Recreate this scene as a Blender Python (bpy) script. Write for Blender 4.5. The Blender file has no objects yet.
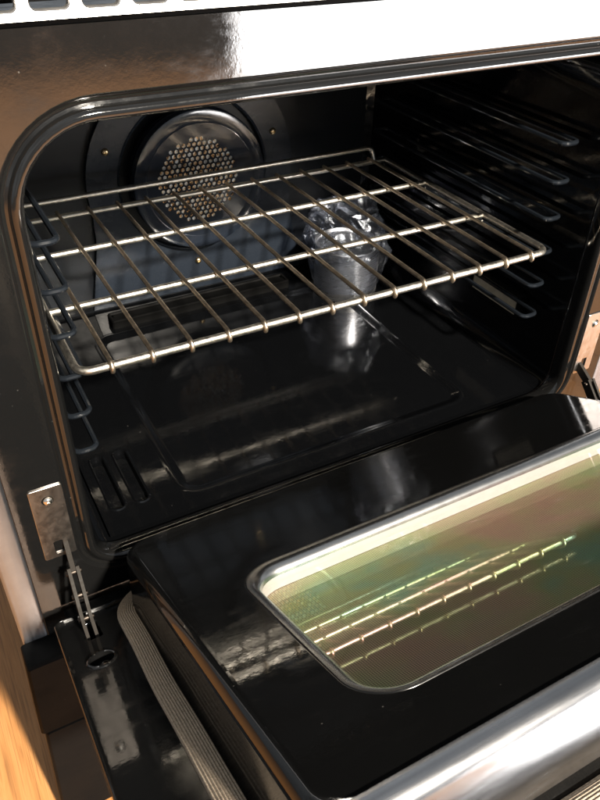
import bpy, bmesh, math, random
from mathutils import Vector, Matrix, noise
from mathutils.geometry import tessellate_polygon
random.seed(7)
R = math.radians
scene = bpy.context.scene
col = scene.collection

# ------------------------------------------------------------------ camera
PITCH, YAW, ROLL = -0.6515, 0.5133, 0.0263
cam_data = bpy.data.cameras.new('camera')
cam = bpy.data.objects.new('camera', cam_data)
col.objects.link(cam)
fw = Vector((math.sin(YAW) * math.cos(PITCH), math.cos(YAW) * math.cos(PITCH), math.sin(PITCH)))
rt = Vector((math.cos(YAW), -math.sin(YAW), 0))
up = rt.cross(fw)
rt2 = rt * math.cos(ROLL) + up * math.sin(ROLL)
up2 = up * math.cos(ROLL) - rt * math.sin(ROLL)
mw = Matrix((rt2, up2, -fw)).transposed().to_4x4()
mw.translation = Vector((-0.3597, -0.4988, 0.8946))
cam.matrix_world = mw
cam_data.sensor_fit = 'VERTICAL'
cam_data.sensor_height = 36.0
cam_data.lens = 36.0 * 738.25 / 800.0
cam_data.clip_start = 0.01
cam_data.clip_end = 200
scene.camera = cam

# ------------------------------------------------------------------ world: dim room light, no sky
world = bpy.data.worlds.new('World')
scene.world = world
world.use_nodes = True
wn, wl = world.node_tree.nodes, world.node_tree.links
wn.clear()
wo = wn.new('ShaderNodeOutputWorld')
bg = wn.new('ShaderNodeBackground')
wt = wn.new('ShaderNodeTexCoord')
wnz = wn.new('ShaderNodeTexNoise')
wnz.inputs['Scale'].default_value = 2.2
wnz.inputs['Detail'].default_value = 2.0
wr = wn.new('ShaderNodeValToRGB')
wr.color_ramp.elements[0].position = 0.36
wr.color_ramp.elements[0].color = (0.155, 0.17, 0.185, 1)
wr.color_ramp.elements[1].position = 0.64
wr.color_ramp.elements[1].color = (0.51, 0.54, 0.57, 1)
wl.new(wt.outputs['Generated'], wnz.inputs['Vector'])
wl.new(wnz.outputs['Fac'], wr.inputs['Fac'])
wl.new(wr.outputs['Color'], bg.inputs['Color'])
bg.inputs['Strength'].default_value = 0.78
wl.new(bg.outputs[0], wo.inputs[0])

# ------------------------------------------------------------------ lamps
def area(name, loc, target, sx, sy, power, color):
    d = bpy.data.lights.new(name, 'AREA')
    d.shape = 'RECTANGLE'
    d.size, d.size_y = sx, sy
    d.energy, d.color = power, color
    o = bpy.data.objects.new(name, d)
    col.objects.link(o)
    o.location = loc
    o.rotation_euler = (Vector(target) - Vector(loc)).to_track_quat('-Z', 'Y').to_euler()
    return o
# low sunlight through the room's window: from the front, a little to the right
SUN_EL, SUN_AZ, SUN_D = R(36), R(8.0), 7.0
tgt = Vector((0, 0.1, 0.45))
sdir = Vector((math.sin(SUN_AZ) * math.cos(SUN_EL), -math.cos(SUN_AZ) * math.cos(SUN_EL), math.sin(SUN_EL)))
sp = bpy.data.lights.new('sunlight', 'SPOT')       # the patch of sun the window lets in
sp.energy, sp.color = 6900, (1.0, 0.91, 0.78)
sp.shadow_soft_size, sp.spot_size, sp.spot_blend = 0.20, R(66), 0.55
sun = bpy.data.objects.new('sunlight', sp)
col.objects.link(sun)
sun.location = tgt + sdir * SUN_D
sun.rotation_euler = (-sdir).to_track_quat('-Z', 'Y').to_euler()
# bright glazed door of the room, front right (its left edge is seen in the glossy rail)
area('glazed_door', (2.22, -2.5, 0.30), (2.22, 0, 0.30), 2.45, 0.58, 110, (1.0, 0.97, 0.95))

scene.view_settings.view_transform = 'Standard'
scene.view_settings.look = 'None'
scene.view_settings.exposure = 0.2
scene.view_settings.gamma = 1
scene.view_settings.use_curve_mapping = False
scene.cycles.max_bounces = 12
scene.cycles.transparent_max_bounces = 16
scene.cycles.use_denoising = True
scene.cycles.caustics_reflective = True

# ------------------------------------------------------------------ materials
MATS = {}
def nodes_of(name):
    m = bpy.data.materials.new(name)
    m.use_nodes = True
    n, l = m.node_tree.nodes, m.node_tree.links
    n.clear()
    out = n.new('ShaderNodeOutputMaterial')
    MATS[name] = m
    return m, n, l, out
def principled(n, **kw):
    p = n.new('ShaderNodeBsdfPrincipled')
    for k, v in kw.items():
        p.inputs[k].default_value = v
    return p
def tex(n, l, kind, scale, detail=3.0, rough=0.6, stretch=None):
    tc = n.new('ShaderNodeTexCoord')
    t = n.new({'noise': 'ShaderNodeTexNoise', 'voronoi': 'ShaderNodeTexVoronoi'}[kind])
    t.inputs['Scale'].default_value = scale
    if kind == 'noise':
        t.inputs['Detail'].default_value = detail
        t.inputs['Roughness'].default_value = rough
    if stretch:
        mp = n.new('ShaderNodeMapping')
        mp.inputs['Scale'].default_value = stretch
        l.new(tc.outputs['Object'], mp.inputs['Vector'])
        l.new(mp.outputs[0], t.inputs['Vector'])
    else:
        l.new(tc.outputs['Object'], t.inputs['Vector'])
    return t
def ramp(n, l, src, stops):
    r = n.new('ShaderNodeValToRGB')
    while len(r.color_ramp.elements) < len(stops):
        r.color_ramp.elements.new(0.5)
    for e, (p, c) in zip(r.color_ramp.elements, stops):
        e.position = p
        e.color = (c, c, c, 1) if isinstance(c, (int, float)) else (*c, 1)
    l.new(src, r.inputs['Fac'])
    return r
def bump(n, l, src, strength, dist, p):
    b = n.new('ShaderNodeBump')
    b.inputs['Strength'].default_value = strength
    b.inputs['Distance'].default_value = dist
    l.new(src, b.inputs['Height'])
    l.new(b.outputs[0], p.inputs['Normal'])
    return b

def enamel(name, base, rough, ior, peel=0.25, dust=0.02, smear=False):
    m, n, l, out = nodes_of(name)
    p = principled(n, Metallic=0.0, IOR=ior)
    spk = tex(n, l, 'noise', 900, 2.0)
    sr = ramp(n, l, spk.outputs['Fac'], [(0.66, base), (0.80, tuple(b + dust for b in base))])
    l.new(sr.outputs[0], p.inputs['Base Color'])
    du = tex(n, l, 'voronoi', 150)
    near = ramp(n, l, du.outputs['Distance'], [(0.05, 1.0), (0.11, 0.0)])
    some = n.new('ShaderNodeSeparateColor')
    l.new(du.outputs['Color'], some.inputs[0])
    sel = ramp(n, l, some.outputs[0], [(0.955, 0.0), (0.97, 1.0)])
    dm = n.new('ShaderNodeMath'); dm.operation = 'MULTIPLY'
    l.new(near.outputs[0], dm.inputs[0]); l.new(sel.outputs[0], dm.inputs[1])
    dmx = n.new('ShaderNodeMix'); dmx.data_type = 'RGBA'
    l.new(dm.outputs[0], dmx.inputs['Factor']); l.new(sr.outputs[0], dmx.inputs['A'])
    dmx.inputs['B'].default_value = (0.07, 0.066, 0.06, 1)
    l.new(dmx.outputs['Result'], p.inputs['Base Color'])
    sm = tex(n, l, 'noise', 16, 6.0, 0.7)
    rr = ramp(n, l, sm.outputs['Fac'], [(0.42, rough), (0.58, rough + 0.05), (0.75, rough + 0.16)])
    wp = tex(n, l, 'noise', 9, 5.0, 0.6, (2.5, 11, 6))        # wipe marks
    wr_ = ramp(n, l, wp.outputs['Fac'], [(0.50, 0.0), (0.72, 0.10)])
    wa = n.new('ShaderNodeMath'); wa.operation = 'ADD'
    l.new(rr.outputs[0], wa.inputs[0]); l.new(wr_.outputs[0], wa.inputs[1])
    rr = wa
    if smear:
        # greasy wiped patch on the inner face of the door, left of the window
        tc = n.new('ShaderNodeTexCoord')
        mp = n.new('ShaderNodeMapping')
        mp.inputs['Location'].default_value = (0.232, 0.255, -0.425)
        mp.inputs['Rotation'].default_value = (0, 0, 0.5)
        mp.inputs['Scale'].default_value = (1, 1, 0.2)
        geo = n.new('ShaderNodeNewGeometry')
        l.new(geo.outputs['Position'], mp.inputs['Vector'])
        ln = n.new('ShaderNodeVectorMath'); ln.operation = 'LENGTH'
        l.new(mp.outputs[0], ln.inputs[0])
        rad = ramp(n, l, ln.outputs['Value'], [(0.0, 1.0), (0.055, 0.0)])
        cl = tex(n, l, 'noise', 55, 5.0, 0.6)
        cr = ramp(n, l, cl.outputs['Fac'], [(0.42, 0.0), (0.7, 1.0)])
        mu = n.new('ShaderNodeMath'); mu.operation = 'MULTIPLY'
        l.new(rad.outputs[0], mu.inputs[0]); l.new(cr.outputs[0], mu.inputs[1])
        ma = n.new('ShaderNodeMath'); ma.operation = 'MULTIPLY_ADD'
        ma.inputs[1].default_value = 0.3
        l.new(mu.outputs[0], ma.inputs[0]); l.new(rr.outputs[0], ma.inputs[2])
        l.new(ma.outputs[0], p.inputs['Roughness'])
        mx = n.new('ShaderNodeMix'); mx.data_type = 'RGBA'
        l.new(mu.outputs[0], mx.inputs['Factor'])
        l.new(dmx.outputs['Result'], mx.inputs['A']); mx.inputs['B'].default_value = (0.035, 0.032, 0.028, 1)
        l.new(mx.outputs['Result'], p.inputs['Base Color'])
    else:
        l.new(rr.outputs[0], p.inputs['Roughness'])
    pe = tex(n, l, 'noise', 260, 2.0)
    bump(n, l, pe.outputs['Fac'], peel, 0.0006, p)
    l.new(p.outputs[0], out.inputs[0])
    return m

def metal(name, color, rough, noise_scale=60, var=0.08, stretch=None, colvar=0.0, bumpy=0.0):
    m, n, l, out = nodes_of(name)
    p = principled(n, Metallic=1.0)
    t = tex(n, l, 'noise', noise_scale, 4.0, 0.65, stretch)
    rr = ramp(n, l, t.outputs['Fac'], [(0.3, max(rough - var, 0.03)), (0.7, rough + var)])
    l.new(rr.outputs[0], p.inputs['Roughness'])
    t2 = tex(n, l, 'noise', noise_scale * 0.6, 4.0, 0.6)
    dark = tuple(c * (1 - colvar) for c in color)
    cr = ramp(n, l, t2.outputs['Fac'], [(0.35, dark), (0.62, color)])
    l.new(cr.outputs[0], p.inputs['Base Color'])
    if bumpy:
        bump(n, l, t.outputs['Fac'], bumpy, 0.0005, p)
    l.new(p.outputs[0], out.inputs[0])
    return m

enamel('frame_enamel', (0.006, 0.006, 0.006), 0.045, 1.7, 0.05, 0.01)
enamel('cavity_enamel', (0.0022, 0.0024, 0.0028), 0.05, 1.5, 0.05, 0.012)
enamel('guide_enamel', (0.008, 0.010, 0.013), 0.12, 1.6, 0.05, 0.02)
enamel('door_enamel', (0.005, 0.005, 0.005), 0.05, 1.52, 0.04, 0.01, smear=True)
enamel('back_enamel', (0.012, 0.016, 0.024), 0.11, 1.55, 0.06, 0.03)
enamel('shroud_enamel', (0.013, 0.017, 0.024), 0.24, 1.3, 0.06, 0.03)
enamel('wall_enamel', (0.008, 0.0095, 0.012), 0.34, 1.25, 0.06, 0.02)
enamel('matt_black', (0.004, 0.004, 0.004), 0.5, 1.12, 0.06, 0.008)
metal('rack_steel', (0.88, 0.83, 0.74), 0.36, 240, 0.08, colvar=0.22, bumpy=0.1)
metal('wire_steel', (0.80, 0.67, 0.52), 0.38, 240, 0.08, colvar=0.3)
metal('guide_steel', (0.42, 0.45, 0.48), 0.24, 150, 0.08, colvar=0.4)
metal('stainless', (0.36, 0.38, 0.42), 0.42, 45, 0.06, stretch=(9, 9, 0.5), colvar=0.12)
metal('trim_steel', (0.70, 0.68, 0.65), 0.42, 60, 0.05)
metal('hinge_steel', (0.50, 0.46, 0.42), 0.34, 120, 0.06, colvar=0.12, bumpy=0.05)
enamel('hinge_black', (0.016, 0.013, 0.010), 0.6, 1.3, 0.3, 0.05)
metal('arm_steel', (0.075, 0.062, 0.052), 0.42, 160, 0.12, colvar=0.5)
metal('screw_steel', (0.85, 0.83, 0.78), 0.22, 200, 0.08)
metal('brass_screw', (0.82, 0.64, 0.38), 0.3, 200, 0.08)
metal('capping_steel', (0.42, 0.42, 0.43), 0.24, 40, 0.04, stretch=(0.6, 8, 8), colvar=0.12)
metal('bezel_steel', (0.46, 0.46, 0.46), 0.25, 60, 0.02)
metal('can_steel', (0.86, 0.87, 0.90), 0.29, 40, 0.06, stretch=(1, 1, 14))
metal('fan_wheel_metal', (0.86, 0.70, 0.50), 0.38, 120, 0.1, colvar=0.5)

def make_cream():
    m, n, l, out = nodes_of('aluminised_steel')
    p = principled(n, Metallic=0.25, Roughness=0.5)
    t = tex(n, l, 'noise', 90, 4.0)
    r = ramp(n, l, t.outputs['Fac'], [(0.3, (0.82, 0.81, 0.80)), (0.7, (0.90, 0.89, 0.88))])
    l.new(r.outputs[0], p.inputs['Base Color'])
    l.new(p.outputs[0], out.inputs[0])
make_cream()

def make_gasket():
    m, n, l, out = nodes_of('woven_gasket')
    p = principled(n, Roughness=0.85)
    t = tex(n, l, 'noise', 700, 4.0, 0.7)
    r = ramp(n, l, t.outputs['Fac'], [(0.3, (0.21, 0.165, 0.12)), (0.7, (0.54, 0.44, 0.33))])
    l.new(r.outputs[0], p.inputs['Base Color'])
    bump(n, l, t.outputs['Fac'], 0.6, 0.0008, p)
    l.new(p.outputs[0], out.inputs[0])
make_gasket()

def schlick(n, l, f0):
    # reflectance of a thin pane, the same from both sides
    lw = n.new('ShaderNodeLayerWeight'); lw.inputs['Blend'].default_value = 0.5
    pw_ = n.new('ShaderNodeMath'); pw_.operation = 'POWER'; pw_.inputs[1].default_value = 5.0
    l.new(lw.outputs['Facing'], pw_.inputs[0])
    ma = n.new('ShaderNodeMath'); ma.operation = 'MULTIPLY_ADD'
    ma.inputs[1].default_value = 1.0 - f0; ma.inputs[2].default_value = f0
    l.new(pw_.outputs[0], ma.inputs[0])
    return ma

def make_clear_glass():
    # coated oven glass: clear, with the greenish / pinkish sheen of its heat coating
    m, n, l, out = nodes_of('coated_glass')
    tr = n.new('ShaderNodeBsdfTransparent')
    tr.inputs['Color'].default_value = (0.97, 0.96, 0.96, 1)
    gl = n.new('ShaderNodeBsdfGlossy')
    gl.inputs['Roughness'].default_value = 0.015
    t = tex(n, l, 'noise', 7.0, 2.0, 0.5, (1, 3, 3))
    r = ramp(n, l, t.outputs['Fac'], [(0.36, (1.0, 0.62, 0.62)), (0.46, (1.0, 0.92, 0.72)), (0.54, (0.72, 1.0, 0.50)), (0.64, (0.55, 1.0, 0.85))])
    l.new(r.outputs[0], gl.inputs['Color'])
    fr = schlick(n, l, 0.34)
    mx = n.new('ShaderNodeMixShader')
    l.new(fr.outputs[0], mx.inputs[0])
    l.new(tr.outputs[0], mx.inputs[1]); l.new(gl.outputs[0], mx.inputs[2])
    l.new(mx.outputs[0], out.inputs[0])
make_clear_glass()

def make_dot_glass():
    # second pane: printed with a fine tan dot screen; its coating's pink and green sheen painted into the dots
    m, n, l, out = nodes_of('dot_screen_glass')
    tc = n.new('ShaderNodeTexCoord')
    sx = n.new('ShaderNodeSeparateXYZ')
    l.new(tc.outputs['UV'], sx.inputs[0])
    def s(sock, k):
        a = n.new('ShaderNodeMath'); a.operation = 'MULTIPLY'; a.inputs[1].default_value = k
        l.new(sock, a.inputs[0])
        b = n.new('ShaderNodeMath'); b.operation = 'SINE'
        l.new(a.outputs[0], b.inputs[0])
        return b.outputs[0]
    k = 2 * math.pi / 0.0017
    ad = n.new('ShaderNodeMath'); ad.operation = 'ADD'
    l.new(s(sx.outputs[0], k), ad.inputs[0]); l.new(s(sx.outputs[1], k), ad.inputs[1])
    dots = ramp(n, l, ad.outputs[0], [(0.0, 0.0), (0.25, 1.0)])
    df = n.new('ShaderNodeBsdfDiffuse')
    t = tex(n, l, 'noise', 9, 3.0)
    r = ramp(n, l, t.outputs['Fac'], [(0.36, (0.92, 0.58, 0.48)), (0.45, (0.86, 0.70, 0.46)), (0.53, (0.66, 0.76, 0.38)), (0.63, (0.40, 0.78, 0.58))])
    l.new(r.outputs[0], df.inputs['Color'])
    df2 = n.new('ShaderNodeBsdfDiffuse'); df2.inputs['Color'].default_value = (0.36, 0.30, 0.21, 1)
    mb = n.new('ShaderNodeMixShader')
    l.new(dots.outputs[0], mb.inputs[0]); l.new(df2.outputs[0], mb.inputs[1]); l.new(df.outputs[0], mb.inputs[2])
    gl = n.new('ShaderNodeBsdfGlossy'); gl.inputs['Roughness'].default_value = 0.03
    gl.inputs['Color'].default_value = (0.85, 1.0, 0.62, 1)
    fr = schlick(n, l, 0.13)
    mx = n.new('ShaderNodeMixShader')
    l.new(fr.outputs[0], mx.inputs[0]); l.new(mb.outputs[0], mx.inputs[1]); l.new(gl.outputs[0], mx.inputs[2])
    l.new(mx.outputs[0], out.inputs[0])
make_dot_glass()

def make_plastic():
    m, n, l, out = nodes_of('clear_plastic_film')
    tr = n.new('ShaderNodeBsdfTransparent'); tr.inputs['Color'].default_value = (0.93, 0.94, 0.97, 1)
    gl = n.new('ShaderNodeBsdfGlossy'); gl.inputs['Roughness'].default_value = 0.16
    gl.inputs['Color'].default_value = (0.82, 0.88, 1.0, 1)
    df = n.new('ShaderNodeBsdfTranslucent'); df.inputs['Color'].default_value = (0.6, 0.62, 0.7, 1)
    t = tex(n, l, 'noise', 160, 4.0, 0.6)
    bump(n, l, t.outputs['Fac'], 0.6, 0.003, gl)
    lw = n.new('ShaderNodeLayerWeight'); lw.inputs['Blend'].default_value = 0.3
    r = ramp(n, l, lw.outputs['Facing'], [(0.0, 0.06), (1.0, 0.6)])
    m1 = n.new('ShaderNodeMixShader'); m1.inputs[0].default_value = 0.02
    l.new(tr.outputs[0], m1.inputs[1]); l.new(df.outputs[0], m1.inputs[2])
    mx = n.new('ShaderNodeMixShader')
    l.new(r.outputs[0], mx.inputs[0]); l.new(m1.outputs[0], mx.inputs[1]); l.new(gl.outputs[0], mx.inputs[2])
    l.new(mx.outputs[0], out.inputs[0])
make_plastic()

def make_backing():
    m, n, l, out = nodes_of('painted_fan_glints')
    p = principled(n, Metallic=0.15, Roughness=0.25)
    t = tex(n, l, 'noise', 105, 3.0, 0.7)
    r = ramp(n, l, t.outputs['Fac'], [(0.40, (0.05, 0.04, 0.035)), (0.44, (0.95, 0.50, 0.18)), (0.51, (1.0, 0.82, 0.58)), (0.56, (1.0, 1.0, 1.0))])  # bright glints behind the fan holes painted as gold and white patches
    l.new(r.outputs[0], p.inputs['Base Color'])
    bump(n, l, t.outputs['Fac'], 1.0, 0.012, p)
    l.new(p.outputs[0], out.inputs[0])
make_backing()

def make_lamp_glass():
    m, n, l, out = nodes_of('lamp_lens')
    p = principled(n, Roughness=0.25)
    t = tex(n, l, 'noise', 60, 3.0)
    r = ramp(n, l, t.outputs['Fac'], [(0.3, (0.36, 0.32, 0.25)), (0.7, (0.52, 0.47, 0.38))])
    l.new(r.outputs[0], p.inputs['Base Color'])
    l.new(p.outputs[0], out.inputs[0])
make_lamp_glass()

def make_wood():
    m, n, l, out = nodes_of('oak_floor')
    p = principled(n, Roughness=0.38)
    inf = n.new('ShaderNodeObjectInfo')
    geo = n.new('ShaderNodeNewGeometry')
    mp = n.new('ShaderNodeMapping'); mp.inputs['Scale'].default_value = (14, 1.2, 1)
    l.new(geo.outputs['Position'], mp.inputs['Vector'])
    ad = n.new('ShaderNodeVectorMath'); ad.operation = 'ADD'
    l.new(mp.outputs[0], ad.inputs[0]); 
    cb = n.new('ShaderNodeCombineXYZ')
    mu = n.new('ShaderNodeMath'); mu.operation = 'MULTIPLY'; mu.inputs[1].default_value = 30
    l.new(inf.outputs['Random'], mu.inputs[0]); l.new(mu.outputs[0], cb.inputs[2])
    l.new(cb.outputs[0], ad.inputs[1])
    t = n.new('ShaderNodeTexNoise'); t.inputs['Scale'].default_value = 6; t.inputs['Detail'].default_value = 6
    t.inputs['Roughness'].default_value = 0.65; t.inputs['Distortion'].default_value = 0.6
    l.new(ad.outputs[0], t.inputs['Vector'])
    r = ramp(n, l, t.outputs['Fac'], [(0.25, (0.30, 0.135, 0.045)), (0.5, (0.44, 0.20, 0.066)), (0.75, (0.53, 0.26, 0.095))])
    mp2 = n.new('ShaderNodeMapping'); mp2.inputs['Scale'].default_value = (260, 5, 1)
    l.new(geo.outputs['Position'], mp2.inputs['Vector'])
    t2 = n.new('ShaderNodeTexNoise'); t2.inputs['Scale'].default_value = 2; t2.inputs['Detail'].default_value = 4
    l.new(mp2.outputs[0], t2.inputs['Vector'])
    pores = ramp(n, l, t2.outputs['Fac'], [(0.34, 0.62), (0.48, 1.0)])
    pm = n.new('ShaderNodeMix'); pm.data_type = 'RGBA'; pm.blend_type = 'MULTIPLY'
    pm.inputs['Factor'].default_value = 0.8
    l.new(r.outputs[0], pm.inputs['A']); l.new(pores.outputs[0], pm.inputs['B'])
    hv = n.new('ShaderNodeHueSaturation')
    mr = n.new('ShaderNodeMapRange'); mr.inputs['To Min'].default_value = 0.85; mr.inputs['To Max'].default_value = 1.12
    l.new(inf.outputs['Random'], mr.inputs['Value']); l.new(mr.outputs[0], hv.inputs['Value'])
    l.new(pm.outputs['Result'], hv.inputs['Color'])
    l.new(hv.outputs[0], p.inputs['Base Color'])
    bump(n, l, t.outputs['Fac'], 0.12, 0.001, p)
    l.new(p.outputs[0], out.inputs[0])
make_wood()

# ------------------------------------------------------------------ mesh helpers
ORIGIN = {}
def finish(name, verts, faces, mat, parent=None, smooth=True, origin=None, angle=38, uvs=None, flat=(), face_dir=None):
    vs = [Vector(v) for v in verts]
    if origin is None:
        lo = [min(v[i] for v in vs) for i in range(3)]
        hi = [max(v[i] for v in vs) for i in range(3)]
        origin = Vector([(a + b) / 2 for a, b in zip(lo, hi)])
    else:
        origin = Vector(origin)
    me = bpy.data.meshes.new(name)
    me.from_pydata([v - origin for v in vs], [], faces)
    bm = bmesh.new(); bm.from_mesh(me)
    bm.faces.ensure_lookup_table()
    lay = bm.faces.layers.int.new('flat_fill')
    for i in flat:
        bm.faces[i][lay] = 1
    bmesh.ops.remove_doubles(bm, verts=bm.verts, dist=1e-6)
    bmesh.ops.recalc_face_normals(bm, faces=bm.faces)
    bm.faces.ensure_lookup_table()
    if face_dir is not None and bm.faces[0].normal.dot(Vector(face_dir)) < 0:
        bmesh.ops.reverse_faces(bm, faces=bm.faces)
    for f in bm.faces:
        f.smooth = smooth and not f[lay]
    keep_flat = [f.index for f in bm.faces if f[lay]]
    bm.faces.layers.int.remove(lay)
    bm.to_mesh(me); bm.free()
    if uvs:
        ul = me.uv_layers.new(name='UV')
        for lp in me.loops:
            ul.data[lp.index].uv = uvs(Vector(me.vertices[lp.vertex_index].co) + origin)
    if smooth:
        me.set_sharp_from_angle(angle=R(angle))
        for i in keep_flat:
            me.polygons[i].use_smooth = False
    me.materials.append(MATS[mat])
    me.update()
    return place(name, me, origin, parent)
def place(name, me, origin, parent=None):
    o = bpy.data.objects.new(name, me)
    col.objects.link(o)
    origin = Vector(origin)
    ORIGIN[o.name] = origin
    if parent:
        o.parent = parent
        o.location = origin - ORIGIN[parent.name]
    else:
        o.location = origin
    return o
def again(src, offset, parent=None):
    return place(src.name.split('.')[0], src.data, ORIGIN[src.name] + Vector(offset), parent or src.parent)
def thing(name, loc, label, cat, group=None):
    o = bpy.data.objects.new(name, None)
    col.objects.link(o)
    o.location = loc
    o.empty_display_size = 0.05
    ORIGIN[o.name] = Vector(loc)
    o['label'], o['category'] = label, cat
    if group:
        o['group'] = group
    return o

class MB:
    def __init__(self): self.v, self.f, self.flat = [], [], []
    def add(self, v, f):
        k = len(self.v); self.v += [Vector(x) for x in v]; self.f += [tuple(i + k for i in q) for q in f]
        return self
    def box(self, a, b, mp=None):
        (x0, y0, z0), (x1, y1, z1) = a, b
        v = [(x0, y0, z0), (x1, y0, z0), (x1, y1, z0), (x0, y1, z0), (x0, y0, z1), (x1, y0, z1), (x1, y1, z1), (x0, y1, z1)]
        if mp: v = [mp(*p) for p in v]
        return self.add(v, [(0, 3, 2, 1), (4, 5, 6, 7), (0, 1, 5, 4), (1, 2, 6, 5), (2, 3, 7, 6), (3, 0, 4, 7)])
    def tube(self, path, r, sides=10, closed=False, caps=True):
        P = [Vector(p) for p in path]; n = len(P)
        rad = r if isinstance(r, (list, tuple)) else [r] * n
        def tan(i):
            if closed: t = P[(i + 1) % n] - P[i - 1]
            else: t = P[min(i + 1, n - 1)] - P[max(i - 1, 0)]
            return t.normalized()
        t0 = tan(0)
        a = Vector((0, 0, 1)) if abs(t0.z) < 0.9 else Vector((1, 0, 0))
        nrm = (a - t0 * a.dot(t0)).normalized()
        V, F = [], []
        for i in range(n):
            t = tan(i)
            nrm = (nrm - t * nrm.dot(t)).normalized()
            b = t.cross(nrm)
            for k in range(sides):
                an = 2 * math.pi * k / sides
                V.append(P[i] + (nrm * math.cos(an) + b * math.sin(an)) * rad[i])
        m = n if closed else n - 1
        for i in range(m):
            j = (i + 1) % n
            for k in range(sides):
                k2 = (k + 1) % sides
                F.append((i * sides + k, i * sides + k2, j * sides + k2, j * sides + k))
        if not closed and caps:
            F.append(tuple(range(sides - 1, -1, -1)))
            F.append(tuple((n - 1) * sides + k for k in range(sides)))
        return self.add(V, F)
    def sweep(self, prof, ring, mp, closed=True):
        # ring: (x, v, nx, nv); prof: (d, h); mp(x, v, h) -> world
        V, F = [], []
        m = len(prof); n = len(ring)
        for (x, v, nx, nv) in ring:
            for (d, h) in prof:
                V.append(mp(x + nx * d, v + nv * d, h))
        for i in range(n if closed else n - 1):
            j = (i + 1) % n
            for k in range(m - 1):
                F.append((i * m + k, i * m + k + 1, j * m + k + 1, j * m + k))
        return self.add(V, F)
    def fill(self, loops, h, mp):
        polys = [[Vector((x, v, 0)) for x, v in lp] for lp in loops]
        flat = [p for lp in polys for p in lp]
        tris = tessellate_polygon(polys)
        self.flat += range(len(self.f), len(self.f) + len(tris))
        return self.add([mp(p.x, p.y, h) for p in flat], [tuple(t) for t in tris])
    def lathe(self, prof, center, axis, sides=32, cap_ends=False):
        ax = Vector(axis).normalized()
        a = Vector((0, 0, 1)) if abs(ax.z) < 0.9 else Vector((1, 0, 0))
        e1 = (a - ax * a.dot(ax)).normalized(); e2 = ax.cross(e1)
        c = Vector(center); V, F = [], []
        m = len(prof)
        for i in range(sides):
            an = 2 * math.pi * i / sides
            d = e1 * math.cos(an) + e2 * math.sin(an)
            for (r, h) in prof:
                V.append(c + d * r + ax * h)
        for i in range(sides):
            j = (i + 1) % sides
            for k in range(m - 1):
                F.append((i * m + k, i * m + k + 1, j * m + k + 1, j * m + k))
        return self.add(V, F)
    def build(self, name, mat, parent=None, **kw):
        return finish(name, self.v, self.f, mat, parent, flat=self.flat, **kw)

def rrect(x0, x1, v0, v1, rad, seg=10, sub=6):
    # counter-clockwise from bottom right; rad = (br, tr, tl, bl)
    if not isinstance(rad, (list, tuple)): rad = [rad] * 4
    cs = [(x1 - rad[0], v0 + rad[0], -90, rad[0]), (x1 - rad[1], v1 - rad[1], 0, rad[1]),
          (x0 + rad[2], v1 - rad[2], 90, rad[2]), (x0 + rad[3], v0 + rad[3], 180, rad[3])]
    pts = []
    for cx, cv, a0, r in cs:
        for k in range(seg + 1):
            a = R(a0 + 90 * k / seg)
            pts.append((cx + r * math.cos(a), cv + r * math.sin(a), math.cos(a), math.sin(a)))
    out = []
    n = len(pts)
    for i in range(n):
        p, q = pts[i], pts[(i + 1) % n]
        out.append(p)
        L = math.hypot(q[0] - p[0], q[1] - p[1])
        if abs(p[2] - q[2]) < 1e-6 and abs(p[3] - q[3]) < 1e-6 and L > 1e-6:
            for k in range(1, sub):
                t = k / sub
                out.append((p[0] + (q[0] - p[0]) * t, p[1] + (q[1] - p[1]) * t, p[2], p[3]))
    return out
def loop_of(ring, d=0.0):
    return [(x + nx * d, v + nv * d) for x, v, nx, nv in ring]
def arc(cx, cy, r, a0, a1, n):
    return [(cx + r * math.cos(R(a0 + (a1 - a0) * k / n)), cy + r * math.sin(R(a0 + (a1 - a0) * k / n))) for k in range(n + 1)]
FRONT = lambda x, z, y: Vector((x, y, z))       # a plane facing the room
FLAT = lambda x, y, z: Vector((x, y, z))

# ================================================================== floor of the room
ZG = -0.045
g = finish('floor', [(-6, -6, ZG - 0.006), (6, -6, ZG - 0.006), (6, 6, ZG - 0.006), (-6, 6, ZG - 0.006)], [(0, 1, 2, 3)], 'oak_floor', smooth=False)
g['kind'] = 'structure'
pw, pl = 0.118, 1.35
for L, tag in ((pl, 0),):
    mb = MB()
    ring = rrect(-pw / 2 + 0.0012, pw / 2 - 0.0012, -L / 2 + 0.001, L / 2 - 0.001, 0.0008, 2, 1)
    mb.fill([loop_of(ring, -0.0012)], 0.0, FLAT)
    mb.sweep([(-0.0012, 0.0), (0.0, -0.0015), (0.0, -0.0055)], ring, FLAT)
    first = None
    for i in range(-9, 9):
        off = random.uniform(0, pl)
        for j in range(-2, 2):
            loc = (i * pw + 0.055, j * pl + off - 0.2, ZG)
            if first is None:
                first = mb.build('plank', 'oak_floor', g, origin=(0, 0, 0), angle=20)
                first.location = Vector(loc) - ORIGIN[g.name]
                ORIGIN[first.name] = Vector(loc)
            else:
                place('plank', first.data, loc, g)

# ================================================================== the oven
OV = thing('oven_range', (0, 0.3, ZG), 'black enamel oven range with its door hanging open and an empty wire rack inside', 'oven')
HW = 0.294            # half width of the opening
OP = rrect(-HW, HW, 0.338, 0.742, (0.026, 0.058, 0.058, 0.026), 12, 8)

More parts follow.
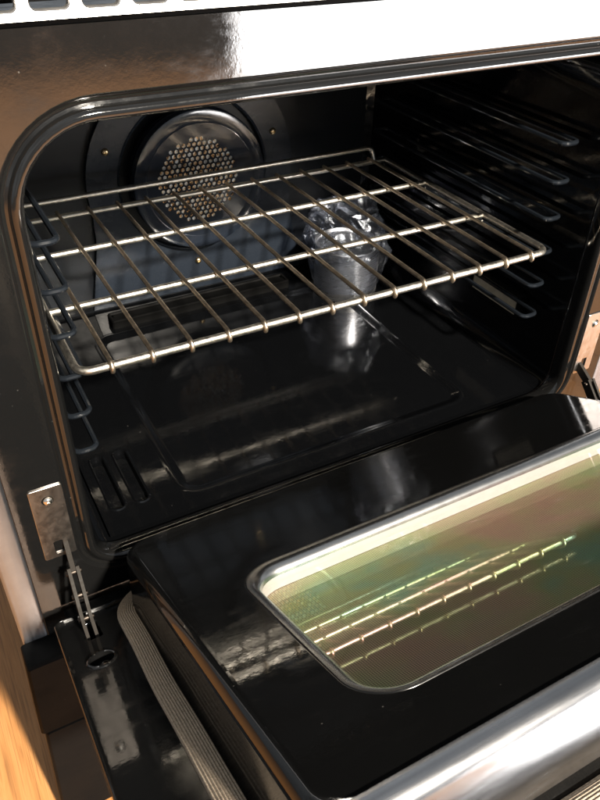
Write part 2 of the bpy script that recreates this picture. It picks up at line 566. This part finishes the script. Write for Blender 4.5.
# ---- front frame with rolled rim round the opening
mb = MB()
outer = [(-0.3565, 0.245), (0.3565, 0.245), (0.3565, 0.8015), (-0.3565, 0.8015)]
mb.fill([outer, loop_of(OP, 0.0185)], 0.0, FRONT)
mb.sweep([(0.0185, 0.0), (0.0165, 0.0008), (0.0150, 0.0032), (0.0125, 0.0040), (0.0105, 0.0032), (0.0095, 0.0010), (0.0080, -0.0012),
          (0.0055, -0.0022), (0.0030, -0.0018), (0.0012, 0.0002), (0.0, 0.004), (0.0, 0.0160), (0.0015, 0.0195), (0.0040, 0.0215)], OP, FRONT)
for (xa, za), (xb, zb) in zip(outer, outer[1:] + outer[:1]):
    mb.add([(xa, 0, za), (xb, 0, zb), (xb, 0.02, zb), (xa, 0.02, za)], [(0, 1, 2, 3)])
mb.build('front_frame', 'frame_enamel', OV)

# ---- cavity shell
cav = MB()
cav.sweep([(0.0040, 0.0218), (0.0050, 0.03), (0.0050, 0.20), (0.0050, 0.445), (0.0, 0.458), (-0.012, 0.464)], OP, FRONT)
CAV = cav.build('cavity_wall', 'cavity_enamel', OV)
bw = MB()
bw.fill([loop_of(OP, -0.010)], 0.4635, FRONT)
BACK = bw.build('back_wall', 'wall_enamel', OV)

# ---- cavity floor with a sunk centre, a raised bead round it and two vent slots
fl = MB()
zf = 0.3385
pan = rrect(-0.188, 0.188, 0.047, 0.385, 0.022, 8, 4)
slots = [rrect(cx - 0.0068, cx + 0.0068, 0.058, 0.146, 0.0066, 6, 2) for cx in (-0.2565, -0.2305)]
fo = [(-0.276, 0.024), (0.276, 0.024), (0.276, 0.452), (-0.276, 0.452)]
fl.fill([fo, loop_of(pan, 0.006)] + [loop_of(s, 0.003) for s in slots], zf, FLAT)
fl.sweep([(0.006, zf), (0.004, zf + 0.0004), (0.002, zf + 0.0006), (0.0, zf + 0.0002), (-0.004, zf - 0.0018), (-0.008, zf - 0.0035), (-0.010, zf - 0.004)], pan, FLAT)
fl.fill([loop_of(pan, -0.010)], zf - 0.004, FLAT)
for s in slots:
    fl.sweep([(0.003, zf), (0.0015, zf + 0.0012), (0.0, zf + 0.0008), (-0.001, zf - 0.003), (-0.001, zf - 0.02)], s, FLAT)
    fl.fill([loop_of(s, -0.001)], zf - 0.0201, FLAT)
FLO = fl.build('cavity_floor', 'cavity_enamel', OV)
# low black channel along the foot of the back wall
ch = MB()
ring = rrect(-0.158, 0.122, 0.398, 0.4255, 0.004, 4, 2)
ch.sweep([(0.0, zf), (0.0, zf + 0.011), (-0.0015, zf + 0.0125), (-0.004, zf + 0.0125), (-0.005, zf + 0.010), (-0.007, zf + 0.010)], ring, FLAT)
ch.fill([loop_of(ring, -0.007)], zf + 0.010, FLAT)
ch.build('element_channel', 'matt_black', FLO)

# ---- convection fan cover on the back wall
FC = (0.0, 0.516)
arch = [(-0.168, 0.342), (-0.150, 0.44)] + [(FC[0] + x, FC[1] + z) for x, z in arc(0, 0, 0.152, 192, -12, 40)] + [(0.150, 0.44), (0.168, 0.342)]
hole = [(FC[0] + x, FC[1] + z) for x, z in arc(0, 0, 0.1075, 0, 357, 63)]
sh = MB()
sh.fill([arch, hole], 0.4545, FRONT)
nA = len(arch)
sh.add([FRONT(x, z, 0.4545) for x, z in arch] + [FRONT(x, z, 0.4635) for x, z in arch], [(i, (i + 1) % nA, nA + (i + 1) % nA, nA + i) for i in range(nA)])
sh.lathe([(0.1115, -0.0005), (0.1095, 0.001), (0.1075, 0.0), (0.1065, -0.008)], (FC[0], 0.4545, FC[1]), (0, -1, 0), 64)
SHR = sh.build('fan_shroud', 'shroud_enamel', OV)
# perforated disc standing off in front of it
pf = MB()
pit = 0.0074
ra = pit / math.sqrt(3)
dy = 0.430
for r_ in range(-16, 17):
    for c_ in range(-16, 17):
        x = (c_ + 0.5 * (r_ % 2)) * pit
        z = r_ * pit * math.sqrt(3) / 2
        d = math.hypot(x, z)
        if d > 0.0885: continue
        hx = [(x + ra * math.sin(R(60 * k)), z + ra * math.cos(R(60 * k))) for k in range(6)]
        if math.hypot(x + 0.004, z - 0.002) < 0.0565:
            ih = [(x + 0.0031 * math.sin(R(60 * k)), z + 0.0031 * math.cos(R(60 * k))) for k in range(6)]
            V = [FRONT(FC[0] + a, FC[1] + b, dy) for a, b in hx] + [FRONT(FC[0] + a, FC[1] + b, dy) for a, b in ih] + [FRONT(FC[0] + a, FC[1] + b, dy + 0.0012) for a, b in ih]
            F = [(k, (k + 1) % 6, 6 + (k + 1) % 6, 6 + k) for k in range(6)] + [(6 + k, 6 + (k + 1) % 6, 12 + (k + 1) % 6, 12 + k) for k in range(6)]
            pf.add(V, F)
        else:
            pf.add([FRONT(FC[0] + a, FC[1] + b, dy) for a, b in hx], [tuple(range(6))])
pf.lathe([(0.078, 0.0004), (0.080, 0.0009), (0.0925, 0.0009), (0.0952, 0.0003), (0.0962, -0.0012), (0.0962, -0.022)], (FC[0], dy, FC[1]), (0, -1, 0), 72)
FAN = pf.build('perforated_fan_disc', 'back_enamel', OV)
fw_ = MB()
fw_.lathe([(0.0, 0.0), (0.075, 0.0), (0.075, -0.002)], (FC[0], dy + 0.0015, FC[1]), (0, -1, 0), 40)  # disc added so the holes look bright, glints painted in its colour
FW = fw_.build('hole_glint_backing', 'painted_fan_glints', FAN)
def screw(name, mat, c, axis, r, parent):
    b = MB()
    b.lathe([(0.0, r * 0.35), (r * 0.25, r * 0.35), (r * 0.28, r * 0.75), (r * 0.6, r * 0.68), (r * 0.9, r * 0.4), (r, 0.0)], c, axis, 18)
    return b.build(name, mat, parent)
for x, z in ((-0.121, 0.566), (0.121, 0.561), (-0.004, 0.387)):
    screw('screw', 'brass_screw', (x, 0.4540, z), (0, -1, 0), 0.0050, SHR)

# ---- rack guides on both side walls
LV = [0.641 - 0.0424 * k for k in range(6)]
gi, go_ = 0.2665, 0.2885
ringg = rrect(gi, go_, 0.056, 0.412, 0.0075, 5, 3)
gm = MB(); gm.tube([(x, y, 0) for x, y, _, _ in ringg], 0.0027, 8, closed=True)
first = gm.build('rack_guide', 'guide_enamel', CAV, origin=(0, 0, 0))
for k, z in enumerate(LV):
    for s in (1, -1):
        loc = Vector((0 if s > 0 else -(gi + go_), 0, z))
        if k == 0 and s == 1:
            first.location = loc - ORIGIN[CAV.name]; ORIGIN[first.name] = loc
        else:
            place('rack_guide', first.data, loc, CAV)
# ---- oven lamp low in the right wall
SIDE = lambda y, z, x: Vector((x, y, z))
lm = MB()
rr = rrect(0.088, 0.186, 0.399, 0.437, 0.006, 5, 2)
lm.sweep([(0.0, 0.2992), (0.0, 0.2915), (-0.002, 0.2895), (-0.005, 0.2895), (-0.006, 0.2920)], rr, SIDE)
LAMP = lm.build('lamp_housing', 'matt_black', CAV)
lm = MB(); lm.fill([loop_of(rr, -0.006)], 0.2915, SIDE)
lm.build('lamp_lens', 'lamp_lens', OV)

# ---- body sides with stainless front edges, top vent trim, drawer
for s in (-1, 1):
    b = MB()
    x0, x1 = sorted((s * 0.3812, s * 0.3572))
    ring = rrect(x0, x1, 0.0, 0.64, 0.003, 4, 2)
    b.sweep([(-0.004, -0.020), (0.0, -0.020), (0.0, 0.5), (0.0, 0.860), (-0.004, 0.860)], ring, FLAT)
    b.build('side_panel', 'stainless', OV)
b = MB()
tr = [(-0.3565, 0.8055), (0.3565, 0.8055), (0.3565, 0.858), (-0.3565, 0.858)]
sl = []
x = -0.3175
while x < 0.33:
    sl.append(rrect(x - 0.0122, x + 0.0122, 0.8098, 0.842, 0.0042, 4, 2)); x += 0.0310
TRIM = lambda x, z, y: Vector((x, y - 0.004 + (z - 0.8055) * 0.35, z))
b.fill([tr] + [loop_of(s) for s in sl], 0.0, TRIM)
for s in sl:
    b.sweep([(0.0, 0.0), (-0.0008, 0.0012), (-0.0008, 0.006)], s, TRIM)
b.add([(-0.3565, -0.004, 0.8055), (0.3565, -0.004, 0.8055), (0.3565, 0.02, 0.8045), (-0.3565, 0.02, 0.8045)], [(0, 1, 2, 3)])
VT = b.build('vent_trim', 'trim_steel', OV, angle=25)
b = MB(); b.box((-0.3560, 0.0015, 0.8018), (0.3560, 0.018, 0.8043))  # black strip added to make the gap under the trim read dark
b.build('gap_shade_strip', 'matt_black', VT, smooth=False)
b = MB(); b.box((-0.350, 0.030, 0.81), (0.350, 0.045, 0.86))
b.build('vent_back', 'matt_black', VT, smooth=False)

dr = MB()
ring = rrect(-0.3845, 0.3845, 0.148, 0.262, 0.004, 4, 2)
DFL = lambda x, z, y: Vector((x * (1 + 0.0400 * (0.262 - z) / 0.25), y, z))
dr.sweep([(0.0, 0.0), (0.0, -0.028), (-0.0025, -0.0305)], ring, DFL)
dr.fill([loop_of(ring, -0.0025)], -0.0305, DFL)
DRW = dr.build('drawer_front', 'matt_black', OV)
dr = MB()
ring = rrect(-0.3805, 0.3805, ZG + 0.004, 0.146, 0.004, 4, 2)
dr.sweep([(0.0, 0.0), (0.0, -0.026), (-0.0025, -0.0285)], ring, DFL)
dr.fill([loop_of(ring, -0.0025)], -0.0285, DFL)
dr.build('kick_panel', 'matt_black', OV)

# ---- hinge plates let into the frame
for s in (-1, 1):
    b = MB()
    cx = s * 0.3265
    pr = rrect(cx - 0.0143, cx + 0.0143, 0.3645, 0.4500, 0.002, 3, 2)
    slot = rrect(cx - 0.0042, cx + 0.0042, 0.3690, 0.3850, 0.0015, 3, 1)
    sch = [(cx + x, 0.4352 + z) for x, z in arc(0, 0, 0.0052, 0, 345, 23)]
    b.fill([loop_of(pr, -0.0004), loop_of(slot), sch], -0.0016, FRONT)
    b.sweep([(-0.0004, -0.0016), (0.0, -0.0012), (0.0, 0.0008)], pr, FRONT)
    b.sweep([(0.0, -0.0016), (0.0, -0.0003)], slot, FRONT)
    b.add([FRONT(x, z, -0.0016) for x, z in sch] + [FRONT(x, z, -0.0004) for x, z in sch], [(i, (i + 1) % 24, 24 + (i + 1) % 24, 24 + i) for i in range(24)])
    HP = b.build('hinge_plate', 'hinge_steel', OV, angle=25)
    sc = screw('screw', 'screw_steel', (cx + 0.0004, -0.0004, 0.4345), (0, -1, 0), 0.0043, HP)

# ================================================================== the open door
A = 0.45
O = Vector((0, 0, 0.2943))
U = Vector((0, -math.cos(A), math.sin(A)))
N = Vector((0, math.sin(A), math.cos(A)))
DOOR = lambda x, v, h: O + Vector((x, 0, 0)) + U * v + N * h
PH = 0.054
PLUG = rrect(-0.274, 0.274, 0.0315, 0.4475, 0.028, 10, 8)
WIN = rrect(-0.2030, 0.2215, 0.1900, 0.3790, 0.024, 10, 8)
# outer shell
d = MB()
SH = rrect(-0.351, 0.351, 0.036, 0.492, 0.010, 5, 6)
d.sweep([(-0.012, -0.038), (-0.004, -0.037), (0.0, -0.033), (0.0, -0.002), (0.0, 0.0035), (-0.0008, 0.0042), (-0.0018, 0.0038), (-0.0026, 0.0010), (-0.0045, 0.0)], SH, DOOR)
d.fill([loop_of(SH, -0.012), loop_of(WIN, 0.004)], -0.038, DOOR)
DR = d.build('door', 'door_enamel', OV)
DR['label'] = 'black enamel oven door hanging open with a glass window'
# inner liner: flange, raised plug, roll-in at the window
d = MB()
# hinge slots & grommet holes in the flange
hl = []
for s in (-1, 1):
    hl.append(rrect(s * 0.3215 - 0.007, s * 0.3215 + 0.007, 0.052, 0.086, 0.003, 4, 2))
grs = [[(s * 0.3240 + x, 0.1255 + y) for x, y in arc(0, 0, 0.0102, 0, 345, 23)] for s in (-1, 1)]
d.fill([loop_of(SH, -0.0045), loop_of(PLUG, 0.0145)] + [loop_of(r) for r in hl] + grs, 0.0, DOOR)
prof = [(0.0145, 0.0), (0.0105, 0.0006), (0.0075, 0.0024), (0.0058, 0.0055), (0.0050, 0.010), (0.0022, 0.036)]
prof += [(0.0016 - 0.0116 * (1 - math.cos(R(a))), 0.0425 + 0.0115 * math.sin(R(a))) for a in range(0, 91, 9)]
d.sweep(prof, PLUG, DOOR)
d.fill([loop_of(PLUG, prof[-1][0]), loop_of(WIN, 0.0125)], PH, DOOR)
d.sweep([(0.0125, PH), (0.0115, PH), (0.0105, PH - 0.0004)], WIN, DOOR)
for r in hl:
    d.sweep([(0.0, 0.0), (-0.0006, -0.001), (-0.0006, -0.03)], r, DOOR)
d.box((-0.338, 0.0065, -0.020), (0.338, 0.0400, -0.0012), DOOR)  # added strip at the hinge gap, blocks the lit floor's reflection in the frame
LIN = d.build('inner_panel', 'door_enamel', DR)
# bright steel capping rolled over the front wall of the plug
cp = MB()
cprof = [(0.4475 + p_[0] + 0.0010, p_[1] + 0.0009) for p_ in prof if p_[1] > 0.009]
ce = 0.0012
xs = [-0.2605 + 0.521 * k / 24 for k in range(25)]
Vc, Fc = [], []
m_ = len(cprof)
for x_ in xs:
    for v_, h_ in cprof: Vc.append(DOOR(x_, v_, h_))
for i in range(len(xs) - 1):
    for k in range(m_ - 1):
        Fc.append((i * m_ + k, i * m_ + k + 1, (i + 1) * m_ + k + 1, (i + 1) * m_ + k))
cp.add(Vc, Fc)
cp.build('front_capping', 'capping_steel', DR, angle=60)
# grommets
for s in (-1, 1):
    b = MB()
    c = DOOR(s * 0.3240, 0.1255, 0)
    b.lathe([(0.0132, 0.0), (0.0126, 0.0012), (0.0114, 0.0017), (0.0104, 0.0012), (0.0100, -0.001), (0.0095, -0.007), (0.0, -0.007)], c, N, 30)
    b.build('grommet', 'door_enamel', DR)
    screw('screw', 'arm_steel', DOOR(s * 0.3240 + 0.002, 0.1265, -0.0068), N, 0.0055, DR)
# bezel round the glass
b = MB()
bz = [(0.0106, PH - 0.0006), (0.0106, PH + 0.0003)]
bz += [(0.0102 - 0.0102 * math.sin(R(t)), PH + 0.0003 - 0.0092 * (1 - math.cos(R(t)))) for t in range(6, 91, 7)]
bz += [(-0.0001, PH - 0.0096)]
b.sweep(bz, WIN, DOOR)
b.build('window_bezel', 'bezel_steel', DR, angle=70)
b = MB()
b.sweep([(0.001, PH - 0.0100), (0.001, PH - 0.015), (0.001, PH - 0.0210)], WIN, DOOR)
b.build('window_tunnel', 'aluminised_steel', DR)
uvf = lambda p: (p.x, (p - O).dot(U))
b = MB(); b.fill([loop_of(WIN, 0.001)], PH - 0.0098, DOOR)
b.build('glass_pane', 'coated_glass', DR, smooth=False, uvs=uvf, face_dir=N)
b = MB(); b.fill([loop_of(WIN, 0.003)], PH - 0.0213, DOOR)
b.build('dotted_glass_pane', 'dot_screen_glass', DR, smooth=False, uvs=uvf, face_dir=N)

# woven gasket round the foot of the plug: ribbed tape
gk = MB()
GR = rrect(-0.274, 0.274, 0.042, 0.4475, (0.030, 0.030, 0.030, 0.034), 12, 26)
ribs = 9
prof = []
for k in range(ribs * 4 + 1):
    t = k / (ribs * 4)
    dd = 0.0080 + 0.0175 * t
    hh = 0.0012 + 0.0040 * math.sin(math.pi * min(max(t, 0.0), 1.0)) ** 0.4 + 0.0011 * abs(math.sin(math.pi * ribs * t))
    prof.append((dd, hh))
prof = [(0.0080, 0.0003)] + prof + [(0.0255, 0.0003)]
ring2 = []
for i, (x, v, nx, nv) in enumerate(GR):
    w = 0.0024 * noise.noise(Vector((x * 9, v * 9, 3.1)))
    ring2.append((x + nx * w, v + nv * w, nx, nv))
gk.sweep(prof, ring2, DOOR)
gk.build('gasket', 'woven_gasket', DR, angle=60)

# hinge arms: twin link plates with pins
for s in (-1, 1):
    cx = s * 0.3230
    p0 = Vector((cx - s * 0.0030, 0.006, 0.3790))
    p1 = Vector((cx - s * 0.0015, -0.022, 0.3610))
    p2 = DOOR(cx, 0.062, 0.010)
    p3 = DOOR(cx, 0.076, -0.012)
    def bar(mb, a, b, w, t, off):
        ax = (b - a).normalized(); sd = Vector((1, 0, 0)); nn = ax.cross(sd).normalized()
        a = a + sd * off; b = b + sd * off
        V = []
        for q in (a, b):
            V += [q + sd * t + nn * w, q - sd * t + nn * w, q - sd * t - nn * w, q + sd * t - nn * w]
        mb.add(V, [(0, 1, 2, 3), (4, 7, 6, 5), (0, 4, 5, 1), (1, 5, 6, 2), (2, 6, 7, 3), (3, 7, 4, 0)])
    b = MB(); bar(b, p0, p1, 0.0055, 0.0021, 0); H1 = b.build('hinge_arm', 'hinge_black', DR, smooth=False)
    for off in (-0.0038, 0.0038):
        b = MB(); bar(b, p1 + (p1 - p2) * 0.10, p2, 0.0062, 0.0015, off); bar(b, p2, p3, 0.0058, 0.0015, off * 1.02)
        b.build('hinge_link', 'hinge_black', DR, smooth=False)
    for q in (p1, p1.lerp(p2, 0.5), p2):
        b = MB(); b.tube([q - Vector((0.0072, 0, 0)), q - Vector((0.0062, 0, 0)), q + Vector((0.0062, 0, 0)), q + Vector((0.0072, 0, 0))], [0.0018, 0.0026, 0.0026, 0.0018], 12)
        b.build('hinge_pin', 'arm_steel', DR)

# ================================================================== wire rack
ZR = 0.520
RK = thing('oven_rack', (0, 0.215, ZR - 0.004), 'sunlit steel wire rack lying on guides in the middle of the oven', 'oven rack')
W, YF, YB = 0.2725, 0.0486, 0.385
rb = 0.0038
path = [(-W, YB + 0.004, ZR)] + [(-W, y, ZR) for y in (0.30, 0.2, 0.1)]
path += [(x, y, ZR) for x, y in arc(-W + 0.014, YF + 0.014, 0.014, 180, 270, 8)]
path += [(x, YF, ZR) for x in (-0.18, -0.09, 0, 0.09, 0.18)]
path += [(x, y, ZR) for x, y in arc(W - 0.014, YF + 0.014, 0.014, 270, 360, 8)]
path += [(W, y, ZR) for y in (0.1, 0.2, 0.3)] + [(W, YB + 0.004, ZR)]
b = MB(); b.tube(path, rb, 12); b.build('frame_rail', 'rack_steel', RK, angle=60)
first = None
for y in (0.163, 0.2845, YB):
    if first is None:
        b = MB(); b.tube([(-W, y, ZR), (-0.1, y, ZR), (0.1, y, ZR), (W, y, ZR)], rb * 0.92, 12)
        first = b.build('crossbar', 'rack_steel', RK)
        y0 = y
    else:
        again(first, (0, y - y0, 0))
b = MB()
bp = [(-0.2560, YB, ZR)] + [(-0.2560, YB + 0.004, ZR + 0.010)] + [(-0.2535, YB + 0.006, ZR + 0.0165), (-0.246, YB + 0.007, ZR + 0.0185)] + [(x, YB + 0.007, ZR + 0.0185) for x in (-0.12, 0, 0.12)]
bp += [(0.242, YB + 0.007, ZR + 0.0185), (0.2495, YB + 0.006, ZR + 0.0165), (0.2520, YB + 0.004, ZR + 0.010), (0.2520, YB, ZR)]
b.tube(bp, rb * 0.92, 12); b.build('back_stop_rail', 'rack_steel', RK, angle=60)
rw = 0.0023
zw = ZR + rb + rw * 0.75
b = MB()
wp = [(0, YB + 0.004, zw - 0.001), (0, 0.30, zw), (0, 0.2, zw), (0, 0.10, zw)]
wp += [(0, YF - (rb + rw * 0.8) * math.sin(R(a)), ZR + (rb + rw * 0.8) * math.cos(R(a))) for a in range(0, 131, 13)]
b.tube(wp, rw, 8)
first = b.build('wire', 'wire_steel', RK, origin=(0, 0, 0), angle=60)
for i in range(14):
    x = (i - 6.5) * 0.037475
    if i == 0:
        first.location = Vector((x, 0, 0)) - ORIGIN[RK.name]; ORIGIN[first.name] = Vector((x, 0, 0))
    else:
        place('wire', first.data, (x, 0, 0), RK)

# ================================================================== canister and the plastic film round it
CC = Vector((0.200, 0.362, zf - 0.004))
cn = MB()
cn.lathe([(0.0, 0.0), (0.044, 0.0), (0.0475, 0.0015), (0.0485, 0.006), (0.0485, 0.070), (0.0480, 0.075), (0.0492, 0.0765), (0.0500, 0.0785), (0.0492, 0.0805), (0.0478, 0.0795), (0.0462, 0.0755), (0.030, 0.0745), (0.0, 0.0745)], CC, (0, 0, 1), 48)
CAN = cn.build('steel_canister', 'can_steel', None)
CAN['label'] = 'small brushed steel canister standing on the oven floor under the rack'
CAN['category'] = 'canister'
pb = bmesh.new()
bmesh.ops.create_icosphere(pb, subdivisions=5, radius=1.0)
V, F = [], []
for v in pb.verts:
    p = v.co.copy()
    an = math.atan2(p.y, p.x)
    zz = p.z
    # squashed, lumpy wrapper: loose over the top, tucked round the sides, spread at the foot
    rad = math.sqrt(max(1 - zz * zz, 0)) ** 0.45
    h = 0.060 + 0.056 * zz
    ca, sa = abs(math.cos(an + 0.5)), abs(math.sin(an + 0.5))
    sq = (ca ** 5 + sa ** 5) ** -0.2
    rr_ = 0.0525 * rad * (1 + (sq - 1) * (0.15 + 0.45 * min(max(zz + 0.1, 0), 1)))
    rr_ *= 1 + 0.16 * max(zz + 0.1, 0) * noise.noise(Vector((math.cos(an) * 1.6, math.sin(an) * 1.6, zz * 2 + 4)))
    if zz < -0.55: rr_ *= 1 + 0.22 * (-zz - 0.55)
    q = Vector((math.cos(an) * rr_, math.sin(an) * rr_, h))
    cr = 0.0
    for sc_, am in ((28, 0.0070), (62, 0.0058), (130, 0.0030)):
        nn = noise.noise(q * sc_ + Vector((5.3, 1.7, 9.1)))
        cr += am * (1 - 2.2 * abs(nn))
    out = Vector((math.cos(an), math.sin(an), 0)) * rad + Vector((0, 0, max(zz, 0) ** 3))
    q += out * (cr * (0.35 if zz < -0.1 else 0.35 + 0.85 * min(1.0, (zz + 0.1) / 0.4)) + 0.0022)
    if zz > 0.4:
        q.z += 0.020 * noise.noise(Vector((q.x * 38, q.y * 38, 2.0))) + 0.010 * (zz - 0.4)
    q.z = max(q.z, 0.0006)
    V.append(CC + q)
for f in pb.faces:
    F.append(tuple(v.index for v in f.verts))
pb.free()
BAG = finish('plastic_bag', V, F, 'clear_plastic_film', None, angle=25)
BAG['label'] = 'crumpled clear plastic film wrapped over the steel canister'
BAG['category'] = 'plastic bag'

# ================================================================== crumb on the floor boards
b = MB()
cv = Vector((-0.462, 0.075, ZG))
b.add([cv + Vector(p) for p in ((-0.004, -0.001, 0), (0.004, 0.001, 0), (0.0038, 0.0035, 0), (-0.0035, 0.0025, 0), (-0.003, 0.0, 0.0018), (0.003, 0.0012, 0.002), (0.0028, 0.003, 0.0016), (-0.003, 0.002, 0.0022))],
      [(0, 3, 2, 1), (4, 5, 6, 7), (0, 1, 5, 4), (1, 2, 6, 5), (2, 3, 7, 6), (3, 0, 4, 7)])
CR = b.build('crumb', 'aluminised_steel', None, smooth=False)
CR['label'] = 'small pale crumb on the wooden floor left of the oven'
CR['category'] = 'crumb'
